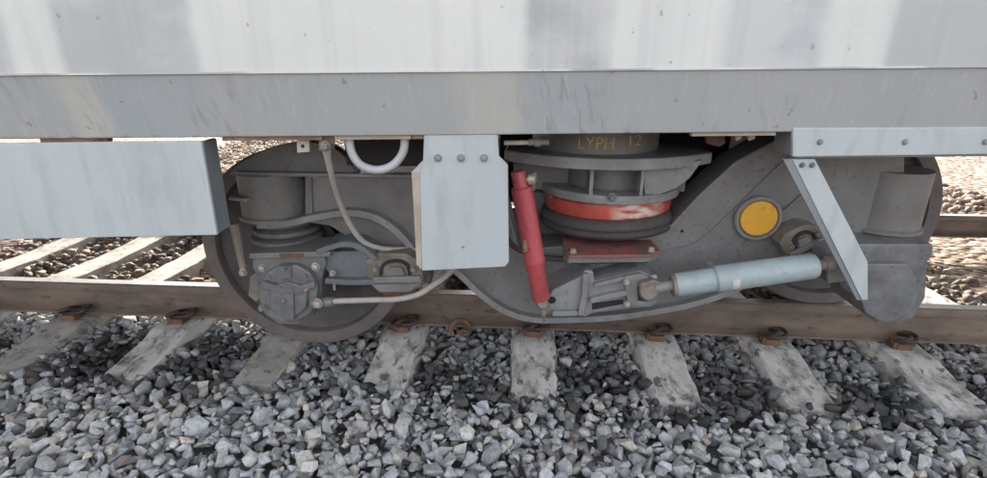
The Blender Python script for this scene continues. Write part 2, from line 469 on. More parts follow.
def clip_parts(y_edge, s):
    """shoulder casting and spring clip on the rail foot; s = -1 near side of the foot, +1 far side"""
    sh = join(box(-0.034, 0.030, min(y_edge, y_edge + s * 0.055), max(y_edge, y_edge + s * 0.055), 0.0, 0.028),
              box(-0.046, -0.030, min(y_edge + s * 0.006, y_edge + s * 0.05), max(y_edge + s * 0.006, y_edge + s * 0.05), 0.0, 0.046))
    pts = [(-0.055, 0.030, 0.030), (-0.01, 0.032, 0.034), (0.040, 0.032, 0.036), (0.064, 0.012, 0.044), (0.056, -0.022, 0.047),
           (0.020, -0.028, 0.040), (0.006, -0.004, 0.048), (0.012, 0.038, 0.064), (-0.016, 0.062, 0.058), (-0.040, 0.040, 0.040)]
    pts = [(x, y_edge + s * (y + 0.004), z) for x, y, z in pts]
    cl = tube(smooth_pts(pts, 5), 0.0085, 8)
    return sh, cl
def make_sleeper(x, label, m, tilt=0.0):
    o = Vector((x, YR + 0.03, Z_SEAT))
    T = Matrix.Translation(o) @ Matrix.Rotation(tilt, 4, 'Z')
    t = thing('concrete_sleeper', label, 'railway sleeper', o, 'concrete sleepers under the track')
    obj('beam', xf(sleeper_beam(), T), m, t, smooth=30)
    for ye, s in ((-0.066, -1), (0.066, 1), (1.434, -1), (1.566, 1)):
        sh, cl = clip_parts(ye, s)
        obj('rail_shoulder', xf(sh, T), M['rust'], t, bevel=0.004, label='rusty orange shoulder block' if s < 0 and ye < 0 else None)
        obj('spring_clip', xf(cl, T), M['grease'], t)
    return t
SLEEPERS = [
    (SL_X[0], 'stained sleeper end directly under the big left wheel', 'concrete_dirty', 0.02),
    (SL_X[1], 'pale broken edged sleeper end just right of the big left wheel', 'concrete', 0.015),
    (SL_X[2], 'pale squared sleeper end standing clear below the foot of the red damper', 'concrete', 0.0),
    (SL_X[3], 'worn streaked sleeper end in front of the rail below the damper bracket', 'concrete', 0.0),
    (SL_X[4], 'pale sleeper end in front of the rail below the blue damper', 'concrete', -0.01),
    (1.60, 'pale sleeper end right of the one below the blue damper', 'concrete', 0.01),
    (2.13, 'rightmost sleeper end in front of the rail', 'concrete', 0.0),
    (-1.61, 'sleeper end below the left skirt plate, left of the wheel', 'concrete', 0.0),
    (-2.14, 'leftmost sleeper end in front of the rail', 'concrete_dirty', 0.0),
    (-2.67, 'sunlit sleeper seen only behind the rail at the left edge', 'concrete_dirty', 0.0),
    (-3.20, 'sunlit sleeper farthest left behind the rail', 'concrete_dirty', 0.0),
]
for x, lb, m, tl in SLEEPERS:
    make_sleeper(x, lb, M[m], tl)
# worn mould mark pressed into the middle sleeper's end
# ------------------------------------------------------------------ rails
def rail_vf(y0, flip=1):
    h = 0.145
    half = [(0.0, 0.0), (0.027, -0.001), (0.0325, -0.008), (0.0335, -0.034), (0.0085, -0.046), (0.0075, -0.110), (0.022, -0.124), (0.0625, -0.136), (0.0625, -h)]
    prof = half + [(-a, b) for a, b in reversed(half[1:])]
    yc = y0 + 0.0335
    n = len(prof)
    vs, fs = [], []
    xs = np.linspace(-14, 14, 29)
    for x in xs:
        for a, z in prof: vs.append((x, yc + a, z))
    for i in range(len(xs) - 1):
        for k in range(n):
            fs.append((i * n + k, i * n + (k + 1) % n, (i + 1) * n + (k + 1) % n, (i + 1) * n + k))
    fs.append(tuple(range(n))); fs.append(tuple(range((len(xs) - 1) * n, len(xs) * n)))
    return vs, fs
def make_rail(y0, label):
    t = thing('rail', label, 'rail', (0, y0 + 0.0335, -0.145), 'running rails')
    obj('rail_profile', rail_vf(y0), M['rail'], t, smooth=40)
    obj('running_band', box(-14, 14, y0 + 0.012, y0 + 0.055, -0.003, 0.0012), M['railtop'], t)
make_rail(YR, 'brown rusty rail running in front across the whole picture')
make_rail(YR + 1.5, 'rail on the far side of the track, behind the wheels')

# ------------------------------------------------------------------ ballast stones
def rock_proto(seed, rough=True):
    r = random.Random(seed)
    bm = bmesh.new()
    n = r.randint(10, 15)
    ex = (1.0, r.uniform(0.58, 0.95), r.uniform(0.45, 0.80))
    for i in range(n):
        z = r.uniform(-1, 1); a = r.uniform(0, 2 * math.pi); q = math.sqrt(1 - z * z)
        k = r.uniform(0.84, 1.02)
        v = [q * math.cos(a), q * math.sin(a), z]
        # push towards a box for angular crushed faces
        mx = max(abs(c) for c in v); v = [c * (0.62 + 0.38 / max(mx, .5)) for c in v]
        bm.verts.new([v[j] * ex[j] * k for j in range(3)])
    bmesh.ops.convex_hull(bm, input=bm.verts)
    bmesh.ops.delete(bm, geom=[v for v in bm.verts if not v.link_faces], context='VERTS')
    bmesh.ops.bevel(bm, geom=bm.edges[:], offset=0.026, segments=1, affect='EDGES', profile=0.5)
    bmesh.ops.triangulate(bm, faces=bm.faces)
    bm.verts.ensure_lookup_table()
    v = np.array([x.co[:] for x in bm.verts]); f = np.array([[q.index for q in x.verts] for x in bm.faces])
    bm.free()
    return v, f
PROTO = [rock_proto(100 + i) for i in range(26)]
def rock_low(seed):
    r = random.Random(seed); bm = bmesh.new()
    for i in range(11):
        z = r.uniform(-1, 1); a = r.uniform(0, 6.283); q = math.sqrt(1 - z * z)
        bm.verts.new((q * math.cos(a), q * math.sin(a) * .8, z * .65))
    bmesh.ops.convex_hull(bm, input=bm.verts)
    bmesh.ops.delete(bm, geom=[v for v in bm.verts if not v.link_faces], context='VERTS')
    bmesh.ops.triangulate(bm, faces=bm.faces); bm.verts.ensure_lookup_table()
    v = np.array([x.co[:] for x in bm.verts]); f = np.array([[q.index for q in x.verts] for x in bm.faces]); bm.free()
    return v, f
LOWP = [rock_low(500 + i) for i in range(16)]

def stone_material():
    m = bpy.data.materials.new('crushed_stone'); m.use_nodes = True
    nt = m.node_tree; N = nt.nodes; L = nt.links; b = N['Principled BSDF']
    at = N.new('ShaderNodeAttribute'); at.attribute_name = 'tint'
    tc = N.new('ShaderNodeTexCoord')
    n = N.new('ShaderNodeTexNoise'); n.inputs['Scale'].default_value = 70; n.inputs['Detail'].default_value = 6; n.inputs['Roughness'].default_value = 0.7
    ge = N.new('ShaderNodeNewGeometry')
    L.new(ge.outputs['Position'], n.inputs['Vector'])
    mr = N.new('ShaderNodeMapRange'); mr.inputs[1].default_value = 0.3; mr.inputs[2].default_value = 0.7
    mr.inputs[3].default_value = 0.62; mr.inputs[4].default_value = 1.28; L.new(n.outputs['Fac'], mr.inputs[0])
    mx = N.new('ShaderNodeMix'); mx.data_type = 'RGBA'; mx.blend_type = 'MULTIPLY'; mx.inputs[0].default_value = 1
    L.new(at.outputs['Color'], mx.inputs[6]); L.new(mr.outputs[0], mx.inputs[7])
    L.new(mx.outputs[2], b.inputs['Base Color'])
    b.inputs['Roughness'].default_value = 0.82
    bp = N.new('ShaderNodeBump'); bp.inputs['Strength'].default_value = 0.5; bp.inputs['Distance'].default_value = 0.004
    n2 = N.new('ShaderNodeTexNoise'); n2.inputs['Scale'].default_value = 160; n2.inputs['Detail'].default_value = 4
    L.new(ge.outputs['Position'], n2.inputs['Vector'])
    L.new(n2.outputs['Fac'], bp.inputs['Height']); L.new(bp.outputs[0], b.inputs['Normal'])
    return m
M['stone'] = stone_material()

def stain(x, y):
    """greasy black spill beside the sleepers: 0..1"""
    v = 0.0
    for cx, cy, rx, ry, k in ((-0.33, 1.68, .22, .10, .8), (0.30, 1.72, .20, .14, .75), (0.86, 1.68, .26, .14, .95), (-1.7, 1.72, .28, .18, .9), (0.70, 1.56, .35, .06, .7), (-0.15, 1.58, .3, .05, .7),
                              (-1.35, 1.75, .2, .2, .8), (1.35, 1.66, .25, .16, .7), (-0.85, 1.60, .25, .06, .4), (-2.3, 1.7, .3, .2, .6), (1.9, 1.7, .3, .2, .6)):
        d = ((x - cx) / rx) ** 2 + ((y - cy) / ry) ** 2
        v = max(v, k * math.exp(-d))
    return 1.3 * v + 0.22 * (mnoise.noise((x * 6, y * 6, 3)))
def stone_tint(x, y):
    u = random.random()
    if u < 0.52:
        k = random.uniform(0.22, 0.36); c = (k * 0.955, k * 0.99, k * 1.035)
    elif u < 0.76:
        k = random.uniform(0.26, 0.40); c = (k, k * 0.985, k * 0.94)
    elif u < 0.87:
        k = random.uniform(0.11, 0.20); c = (k * 0.97, k, k * 1.04)
    elif u < 0.965:
        k = random.uniform(0.26, 0.44); c = (k, k * 0.93, k * 0.82)
    else:
        k = random.uniform(0.12, 0.20); c = (k * 1.06, k * 0.91, k * 0.84)
    # stones get darker towards the rail
    near_rail = max(0.0, min(1.0, (y - 1.42) / 0.35))
    f = 1.42 - 0.46 * near_rail
    if random.random() < stain(x, y): f *= random.uniform(0.16, 0.38)
    return tuple(v * f for v in c)

# height-field packing
CELL = 0.01
HX0, HX1, HY0, HY1 = -2.75, 2.75, 0.95, 2.35
nx, ny = int((HX1 - HX0) / CELL), int((HY1 - HY0) / CELL)
hf = np.full((nx, ny), -0.285)
def surf(x, y):
    s = -0.198 + 0.014 * mnoise.noise((x * 2.2, y * 2.2, 0))
    if y > 1.85: s -= 0.010
    if y < 1.45: s -= 0.05 * (1.45 - y)
    return s
blocked = np.zeros((nx, ny), bool)
for x, lb, m, tl in SLEEPERS:
    i0, i1 = int((x - 0.088 - HX0) / CELL), int((x + 0.088 - HX0) / CELL)
    j0 = int((YR + 0.03 - 0.46 - HY0) / CELL)
    if i1 > 0 and i0 < nx: blocked[max(i0, 0):i1, j0:] = True
hf[blocked] = -0.17
placed = []
def drop(n, smin, smax, lim):
    for _ in range(n):
        x = random.uniform(HX0 + .06, HX1 - .06); y = random.uniform(HY0 + .06, HY1 - .06)
        s = smin + (smax - smin) * random.random() ** 1.6
        i, j = int((x - HX0) / CELL), int((y - HY0) / CELL)
        if blocked[i, j] and (y > 1.72 or random.random() > (0.40 if y < 1.66 else 0.15) or s > 0.036): continue
        k = max(1, int(s * 0.62 / CELL))
        w = hf[i - k:i + k + 1, j - k:j + k + 1]
        h = float(np.mean(w)) * 0.5 + float(np.max(w)) * 0.5
        if h > surf(x, y) + lim - s * 0.5: continue
        pv, pf = random.choice(PROTO)
        Mr = Matrix.Rotation(random.uniform(0, 6.283), 3, 'Z') @ Matrix.Rotation(random.gauss(0, 0.45), 3, 'X') @ Matrix.Rotation(random.gauss(0, 0.45), 3, 'Y')
        sc3 = s * random.uniform(0.92, 1.1)
        ext = 0.5 * s * 0.9
        zc = h + ext
        if YR - 0.05 < y < YR + 0.12 and zc > -0.185: continue
        placed.append([x, y, zc, sc3, Mr, pv, pf])
        kk = max(1, int(s * 0.8 / CELL))
        ii, jj = np.meshgrid(np.arange(-kk, kk + 1), np.arange(-kk, kk + 1), indexing='ij')
        dome = zc + np.sqrt(np.maximum(0, 1 - (ii * ii + jj * jj) / (kk + .5) ** 2)) * ext * 0.95
        dome[(ii * ii + jj * jj) > (kk + .3) ** 2] = -9
        ia, ja = max(i - kk, 0), max(j - kk, 0); ib, jb = min(i + kk + 1, nx), min(j + kk + 1, ny)
        sub = dome[ia - (i - kk):ib - (i - kk), ja - (j - kk):jb - (j - kk)]
        hf[ia:ib, ja:jb] = np.maximum(hf[ia:ib, ja:jb], sub)
drop(3600, 0.026, 0.044, 0.0)
drop(5200, 0.020, 0.042, 0.006)
drop(5000, 0.010, 0.024, 0.008)
drop(9000, 0.012, 0.030, -0.022)
drop(5000, 0.016, 0.036, 0.004)

CAMI = cam_rot.transposed()
def size_px(p, s):
    q = CAMI @ (Vector(p) - cam_loc)
    if q.z > -0.05: return 0, 0, 0
    return 2 * s * FPX / -q.z, CW / 2 + FPX * q.x / -q.z, CH / 2 - FPX * q.y / -q.z
scored = []
for i, (x, y, z, s, Mr, pv, pf) in enumerate(placed):
    k, u, v = size_px((x, y, z), s)
    i0, j0 = int((x - HX0) / CELL), int((y - HY0) / CELL)
    vis = (z + s * 0.2) >= hf[i0, j0] - s * 0.55 and -5 < u < CW + 5 and 300 < v < CH + 6
    scored.append((k if vis else 0, i))
scored.sort(reverse=True)
single = set(i for k, i in scored[:295])
def tint_attr(me, cols, n):
    a = me.color_attributes.new('tint', 'FLOAT_COLOR', 'POINT')
    a.data.foreach_set('color', np.hstack([cols, np.ones((n, 1))]).astype(np.float32).ravel())
AV, AF, AC, off = [], [], [], 0
for i, (x, y, z, s, Mr, pv, pf) in enumerate(placed):
    vv = (pv * s) @ np.array(Mr.transposed())
    c = stone_tint(x, y)
    if i in single:
        me = bpy.data.meshes.new('stone')
        me.from_pydata(vv.tolist(), [], pf.tolist())
        tint_attr(me, np.tile(np.array(c), (len(vv), 1)), len(vv))
        me.materials.append(M['stone'])
        o = bpy.data.objects.new('stone', me); o.location = (x, y, z)
        link(o, ground); WT[o.name] = Vector((x, y, z))
    else:
        AV.append(vv + np.array((x, y, z))); AF.append(pf + off); off += len(vv)
        AC.append(np.tile(np.array(c), (len(vv), 1)))
# stones between and beyond the rails
def scatter(n, x0, x1, y0, y1, z, smin, smax, brown):
    global off
    for _ in range(n):
        x, y = random.uniform(x0, x1), random.uniform(y0, y1)
        skip = any(abs(x - q[0]) < 0.10 for q in SLEEPERS) and y < 4.15
        if skip: continue
        s = random.uniform(smin, smax)
        pv, pf = random.choice(LOWP)
        Mr = Matrix.Rotation(random.uniform(0, 6.28), 3, 'Z') @ Matrix.Rotation(random.gauss(0, .5), 3, 'X')
        k = random.uniform(0.10, 0.33)
        c = (k * 1.05, k * 0.80, k * 0.62) if random.random() < brown else (k, k * .94, k * .86)
        vv = (pv * s) @ np.array(Mr.transposed()) + np.array((x, y, z + random.uniform(-.02, .03)))
        AV.append(vv); AF.append(pf + off); off += len(vv); AC.append(np.tile(np.array(c), (len(vv), 1)))
scatter(5200, -3.6, 2.6, 2.32, 4.4, -0.225, 0.022, 0.040, 0.5)
scatter(7500, -5.0, 4.5, 4.4, 9.5, -0.245, 0.030, 0.052, 0.7)
AV = np.vstack(AV); AF = np.vstack(AF); AC = np.vstack(AC)
me = bpy.data.meshes.new('ballast')
me.vertices.add(len(AV)); me.vertices.foreach_set('co', AV.astype(np.float32).ravel())
me.loops.add(AF.size); me.loops.foreach_set('vertex_index', AF.astype(np.int32).ravel())
me.polygons.add(len(AF)); me.polygons.foreach_set('loop_start', (np.arange(len(AF)) * 3).astype(np.int32))
me.update(calc_edges=True); me.validate()
tint_attr(me, AC, len(AV))
me.materials.append(M['stone'])
ballast = bpy.data.objects.new('ballast', me)
link(ballast, ground)
tag(ballast, kind='stuff')
print('stones', len(placed), 'tris', len(AF))

# ------------------------------------------------------------------ the carriage
def bl(u, v, w): return MB @ Vector((u, v, w))
CREASE_Z = BPT(496, 70.5, 0).z
BOT_Z = BPT(496, 134.5, 0.035).z
XA, XB = -8.0, 8.0
def extrude_profile(prof, closed=True):
    n = len(prof)
    us = np.linspace(XA, XB, 33)
    vs, fs = [], []
    for u in us:
        for v, w in prof: vs.append(bl(u, v, w))
    for i in range(len(us) - 1):
        for k in range(n if closed else n - 1):
            fs.append((i * n + k, i * n + (k + 1) % n, (i + 1) * n + (k + 1) % n, (i + 1) * n + k))
    if closed:
        fs.append(tuple(range(n))); fs.append(tuple(range((len(us) - 1) * n, len(us) * n)))
    return vs, fs
carriage = thing('train_carriage', 'pale train carriage with a grey lower band and blue-grey skirt plates, above the bogie', 'train carriage', bl(0, 1.4, BOT_Z))
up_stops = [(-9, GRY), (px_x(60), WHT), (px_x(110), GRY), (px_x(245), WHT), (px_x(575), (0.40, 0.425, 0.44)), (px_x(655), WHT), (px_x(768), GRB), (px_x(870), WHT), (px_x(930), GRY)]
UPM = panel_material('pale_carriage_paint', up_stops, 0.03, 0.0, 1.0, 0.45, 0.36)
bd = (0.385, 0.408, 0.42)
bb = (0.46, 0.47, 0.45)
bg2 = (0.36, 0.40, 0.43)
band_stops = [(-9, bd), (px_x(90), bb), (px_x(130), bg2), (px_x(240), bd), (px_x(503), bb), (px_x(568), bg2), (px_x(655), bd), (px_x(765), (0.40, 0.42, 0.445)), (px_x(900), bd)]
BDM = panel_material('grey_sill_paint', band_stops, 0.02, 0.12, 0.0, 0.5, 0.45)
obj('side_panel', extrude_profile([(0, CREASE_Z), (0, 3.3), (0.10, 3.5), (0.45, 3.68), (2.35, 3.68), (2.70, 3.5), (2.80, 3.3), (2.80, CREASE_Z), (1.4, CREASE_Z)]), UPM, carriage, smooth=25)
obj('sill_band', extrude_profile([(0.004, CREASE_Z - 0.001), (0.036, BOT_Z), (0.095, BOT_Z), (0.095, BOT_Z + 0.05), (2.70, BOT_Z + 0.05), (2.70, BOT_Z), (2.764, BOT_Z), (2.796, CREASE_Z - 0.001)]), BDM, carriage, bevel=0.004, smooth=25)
obj('underfloor', extrude_profile([(0.10, BOT_Z + 0.048), (2.695, BOT_Z + 0.048), (2.695, BOT_Z + 0.03), (0.10, BOT_Z + 0.03)]), M['dark'], carriage)
# seam of the lower edge of the panel: narrow raised joint strip and one vertical panel joint
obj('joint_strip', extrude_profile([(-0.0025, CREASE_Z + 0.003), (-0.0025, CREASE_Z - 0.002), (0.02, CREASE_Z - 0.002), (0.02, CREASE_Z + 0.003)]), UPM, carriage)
# rusty lip under the band, in lengths
for a, b_ in ((40, 108), (222, 322), (335, 411), (412, 500), (692, 776), (830, 930)):
    obj('edge_lip', join(bprism([(a, 136.2 - (a - 165) * 0.010), (b_, 136.2 - (b_ - 165) * 0.010), (b_, 141.6 - (b_ - 165) * 0.010), (a, 141.6 - (a - 165) * 0.010)], 0.052, 0.02)), M['cream'] if 330 < a < 340 or a == 692 else M['rustlip'], carriage, bevel=0.001)

obj('loop_gap_darkener', box(BPT(336, 140, .2).x, BPT(425, 140, .2).x, 1.62, 1.70, P(380, 166, 1.62).z, BOT_Z + 0.028), M['dark'], carriage, bevel=0.004)  # made-up black block, added so the gap behind the loop reads dark
# skirt plates
def plate(name, px, d, depth, m, bev=0.004, label=None, parent=None):
    return obj(name, bprism(px, d, depth), m, parent or carriage, bevel=bev, label=label)
lp = plate('skirt_plate', [(-120, 144.5), (201, 141), (217, 235), (-120, 242)], 0.030, 0.012, M['plate'], 0.002, 'wide blue-grey plate with a slanted right edge')
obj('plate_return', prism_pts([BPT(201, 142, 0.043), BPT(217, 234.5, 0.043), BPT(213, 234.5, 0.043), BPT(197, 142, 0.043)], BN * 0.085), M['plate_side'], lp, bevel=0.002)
cp = plate('apron_plate', [(424, 133), (498, 133), (499, 156), (508, 165), (509, 262), (505, 267), (422, 271), (420, 172), (423, 160)], 0.040, 0.012, M['plate'], 0.003, 'tall blue-grey plate with notched top corners and three bolts')
obj('apron_edge', join(prism_pts([BPT(421, 172, 0.044), BPT(411.5, 171.5, 0.034), BPT(416.5, 265, 0.034), BPT(422, 270, 0.044)], BN * 0.008)), M['cream'], cp, bevel=0.001)
obj('apron_edge', prism_pts([BPT(422.8, 160.5, 0.044), BPT(411.5, 172.5, 0.034), BPT(420.5, 173, 0.044)], BN * 0.008), M['plate'], cp)
for x in (438, 461, 484):
    obj('bolt', bolt(BPT(x, 158, 0.0395), -BN, 0.0085, 0.010), M['plate_side'], cp)
obj('bolt', bolt(BPT(463, 247, 0.0395), -BN, 0.003, 0.004), M['plate_side'], cp)
obj('mounting_angle', bprism([(424, 131), (498, 131), (498, 141), (424, 141)], 0.056, 0.03), M['dark'], carriage)
# step bracket on the right
sb = plate('step_bracket', [(793, 128), (1015, 127), (1015, 154), (793, 157)], 0.030, 0.012, M['plate'], 0.003, 'blue-grey hanger box at the upper right')
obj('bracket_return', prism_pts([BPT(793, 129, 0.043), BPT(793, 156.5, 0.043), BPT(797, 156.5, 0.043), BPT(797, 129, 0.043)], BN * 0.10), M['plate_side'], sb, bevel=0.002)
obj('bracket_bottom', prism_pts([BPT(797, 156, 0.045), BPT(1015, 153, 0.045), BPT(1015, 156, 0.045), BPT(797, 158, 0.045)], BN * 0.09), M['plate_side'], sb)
st = plate('step_strut', [(792, 159), (815, 159), (868, 262), (868, 300), (862, 300)], 0.046, 0.012, M['plate'], 0.002, 'slanting blue-grey strut below the hanger box')
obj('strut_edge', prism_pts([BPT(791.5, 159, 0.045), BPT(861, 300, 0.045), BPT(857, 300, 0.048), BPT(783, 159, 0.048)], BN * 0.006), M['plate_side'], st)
for x in (802, 812):
    obj('bolt', bolt(BPT(x, 165 , 0.0455), -BN, 0.006, 0.008), M['boltdark'], st)
for x in (820, 905, 985):
    obj('bolt', bolt(BPT(x, 142, 0.0295), -BN, 0.0065, 0.006), M['plate_side'], sb)
obj('strut_foot', prism_pts([BPT(858, 292, 0.05), BPT(868, 292, 0.05), BPT(868, 300, 0.05), BPT(862, 300, 0.05)], BN * 0.10), M['plate_side'], st, bevel=0.003)

# loop pipe and tabs under the sill
lpts = smooth_pts([(349, 128), (349.5, 142), (352, 153), (359, 163.5), (370, 169), (382, 169.5), (393, 165), (401, 156), (404.5, 146), (405, 128)], 6)
obj('loop_pipe', tube([BPT(x, y, 0.085) for x, y in lpts], 0.0125, 14), M['pipe'], carriage)
tab = obj('hanger_tab', bprism([(296, 134), (309, 134), (309.5, 152), (297, 153)], 0.075, 0.008), M['cream'], carriage, bevel=0.002)
obj('bolt_hole', lathe(BPT(302.8, 146.2, 0.0755), -BN, [(0.0055, 0), (0.0055, 0.0015)], 14), M['dark'], tab)
tb2 = obj('cable_tab', bprism([(318, 134), (334, 134), (334, 150), (319, 151)], 0.070, 0.010), M['rustlip'], carriage, bevel=0.002)
for a, b_ in ((697, 707), (708, 727), (733, 738), (744, 747)):
    pass
obj('hanger_tab', bprism([(706, 133), (724, 133), (726, 143), (720, 147), (708, 144)], 0.16, 0.02), M['rust'], carriage, bevel=0.003, label='orange rusty lug')
for x in (741, 754):
    obj('hanger_tab', bprism([(x - 6, 132), (x + 2, 132), (x + 1, 139), (x - 5, 141)], 0.12, 0.012), M['cream'], carriage, bevel=0.002)
obj('pipe_stub', tube([BPT(504, 143, 0.11), BPT(528, 142.5, 0.11)], 0.007, 10), M['cream'], carriage)
obj('pipe_union', stub(BPT(528, 142.5, 0.11), BPT(549, 142, 0.11), [(0, .010), (.3, .010), (.32, .013), (.6, .013), (.62, .009), (1, .009)], 10), M['boltdark'], carriage)

# ------------------------------------------------------------------ wheelsets
def make_wheelset(cx, cy, Yf, Rad, zc=None, label='', r_contact=None):
    c = P(cx, cy, Yf)
    if zc is not None: c.z = zc
    t = thing('wheelset', label, 'wheelset', (c.x, c.y, c.z - Rad))
    Y = Vector((0, 1, 0))
    def wheel(c0, s, nm):
        ax = Y * s
        w = obj(nm, lathe(c0, ax, [(0.0, .012), (0.075, .012), (0.085, 0.02), (0.10, 0.045), (0.14, 0.062), (Rad * 0.55, 0.058), (Rad * 0.80, 0.050), (Rad * 0.868, 0.040), (Rad * .872, 0.10), (0.06, 0.12), (0.0, 0.12)], 72), M['web'], t)
        prof = [(Rad * 0.86, 0.060), (Rad * 0.862, 0.010), (Rad * 0.872, 0.003), (Rad * 0.93, 0.0), (Rad * 0.985, 0.001), (Rad, 0.008), (Rad, 0.085)]
        if r_contact: prof += [(r_contact + 0.01, 0.105), (r_contact, 0.12), (r_contact, 0.265), (r_contact * .9, .27), (Rad * .6, .20), (Rad * .6, .06)]
        else: prof += [(Rad, 0.10), (Rad + 0.024, 0.115), (Rad + 0.024, 0.135), (Rad * .88, 0.137)]
        obj('rim', lathe(c0, ax, prof, 96), M['rim'], w)
        return w
    wheel(c, 1, 'wheel')
    far = Vector((c.x, YR + 1.5 + 0.067 + (YR - c.y), c.z))
    wheel(far, -1, 'wheel')
    obj('axle', stub(c + Y * .03, far - Y * .03, [(0, .075), (.1, .085), (.12, .075), (.88, .075), (.9, .085), (1, .075)], 20), M['web'], t)
    return c
WY = 1.85
wc = P(302, 243, WY)
WR = 102 * mpp(302, 243, WY)
WZ = P(302, 343.5, WY).z + WR
make_wheelset(302, 243, WY, WR, zc=WZ, label='dark wheelset at the left whose brown rimmed wheel shows in front of the rail', r_contact=WZ - 0.0012)
make_wheelset(818, 300, 2.062, 0.40, zc=0.401, label='dark wheelset at the right behind the blue damper, mostly hidden')

# ------------------------------------------------------------------ the bogie
bogie = thing('bogie', 'dark grey painted bogie with swan necked side frame between the two wheelsets', 'bogie', P(560, 240, 2.8) * 1.0 - Vector((0, 0, 0.3)))
YF = 1.78                                       # main side frame face
# --- main fish-belly part of the side frame
belly_low = smooth_pts([(430, 258), (456, 270), (480, 292), (504, 309), (530, 317.5), (560, 318.5), (610, 316), (660, 309), (700, 300), (735, 287), (765, 268), (800, 251), (845, 246)], 5)
belly = [(430, 180)] + [tuple(p) for p in belly_low] + [(905, 240), (905, 150), (880, 141), (800, 134), (775, 140), (735, 162), (700, 194), (672, 224), (655, 236), (560, 246), (520, 250), (500, 180)]
sf = obj('side_frame', prism(belly, YF, 0.16), M['frame'], bogie, bevel=0.006)
# lower flange lip and welded ribs on the face of the frame
def ribbon(pts, Y, w_px, depth):
    """strip along a pixel polyline, standing depth in front of plane Y"""
    pts = [np.array(p, float) for p in pts]
    L_, R_ = [], []
    for i, p in enumerate(pts):
        t = pts[min(i + 1, len(pts) - 1)] - pts[max(i - 1, 0)]; t /= np.linalg.norm(t)
        n = np.array((-t[1], t[0])) * w_px / 2
        L_.append(p + n); R_.append(p - n)
    vs, fs = [], []
    for a, b_ in zip(L_, R_):
        pa, pb = P(*a, Y), P(*b_, Y)
        vs += [pa - Vector((0, depth, 0)), pb - Vector((0, depth, 0)), pb + Vector((0, .004, 0)), pa + Vector((0, .004, 0))]
    for i in range(len(pts) - 1):
        for k in range(4):
            fs.append((4 * i + k, 4 * i + (k + 1) % 4, 4 * i + 4 + (k + 1) % 4, 4 * i + 4 + k))
    fs.append((0, 1, 2, 3)); e = 4 * (len(pts) - 1); fs.append((e + 3, e + 2, e + 1, e))
    return vs, fs
obj('lower_flange', ribbon([(p[0], p[1] - 2) for p in belly_low[3:-14]], YF, 5.5, 0.035), M['frame2'], sf, bevel=0.002)
obj('weld_seam', ribbon(smooth_pts([(640, 252), (672, 250), (700, 240), (728, 215), (757, 187), (782, 163), (800, 150)], 5), YF, 2.0, 0.006), M['frame'], sf)
obj('weld_seam', ribbon(smooth_pts([(742, 246), (765, 226), (790, 205), (812, 186)], 5), YF, 2.4, 0.008), M['frame'], sf)
obj('seam_plate', prism([(704, 262), (712, 262), (718, 271), (712, 271)], YF - 0.006, 0.008), M['frame2'], sf)
obj('bolt_hole', lathe(P(682, 231, YF - 0.001), (0, -1, 0), [(0.006, 0), (0.006, 0.002)], 12), M['dark'], sf)
# yellow end cap in its collar
yc = P(756, 217, YF); k = mpp(756, 217, YF)
cap = obj('pivot_collar', lathe(yc, (0, -1, 0), [(23.5 * k, 0), (23.5 * k, .022), (22.3 * k, .026), (20 * k, .026), (19.4 * k, .012), (5 * k, .012)], 48), M['frame2'], bogie)
obj('end_cap', lathe(yc + Vector((0.002, 0, 0)), (0, -1, 0), [(18.6 * k, 0.013), (18.6 * k, .020), (17.6 * k, .024), (0, .026)], 48), M['yellow'], cap)
# --- the left arm of the side frame: top plate, box web, spring housing
ta = smooth_pts([(226, 176), (226, 172.5), (300, 172), (412, 168), (470, 166)], 4)
YL = 1.72
top_pts = [P(228, 174, YL), P(300, 173, YL), P(412, 169, YL), P(470, 167, YL)]
zt = P(300, 173, YL).z
# outline of the top plate in plan
plan = [(P(229, 174, YL).x, YL + .03), (P(240, 174, YL).x, YL + .005), (P(262, 174, YL).x, YL), (P(470, 168, YL).x, YL), (P(470, 168, YL).x, YL + .12),
        (P(234, 174, YL).x, YL + .12), (P(226, 174, YL).x, YL + .09)]
obj('top_plate', prism_pts([Vector((x, y, zt)) for x, y in plan], (0, 0, -0.014)), M['frame2'], bogie, bevel=0.003)
zdome = zt + 0.09
obj('frame_neck', prism_pts([P(x, y, YL + 0.03) for x, y in smooth_pts([(229, 174), (240, 164), (256, 153.5), (274, 146.5), (292, 143), (312, 142), (332, 147), (346, 158), (356, 172)], 4)] + [P(358, 176, YL + .03), P(229, 176, YL + .03)], (0, 0.05, 0)), M['housing'], bogie, bevel=0.006)
obj('web_panel', prism([(305, 176), (470, 170), (470, 262), (412, 256), (385, 248), (352, 240), (330, 226), (305, 222)], YL + 0.018, 0.14), M['housing'], bogie, bevel=0.003)
rib_pts = smooth_pts([(262, 222.5), (290, 221), (318, 215), (348, 210.5), (372, 213), (392, 223), (408, 238), (416, 250)], 6)
obj('curved_flange', ribbon(rib_pts, YL + 0.018, 6.5, 0.040), M['frame2'], bogie, bevel=0.002)
obj('lower_web', prism([(345, 214), (372, 217), (392, 227), (408, 242), (430, 262), (430, 285), (372, 268), (362, 240)], YL + 0.06, 0.08), M['frame'], bogie, bevel=0.003)
hc = P(277, 200, YL + 0.11); hr = 34 * mpp(277, 200, YL + 0.02)
zh1, zh0 = zt - 0.013, P(277, 224, YL + 0.11 - hr).z
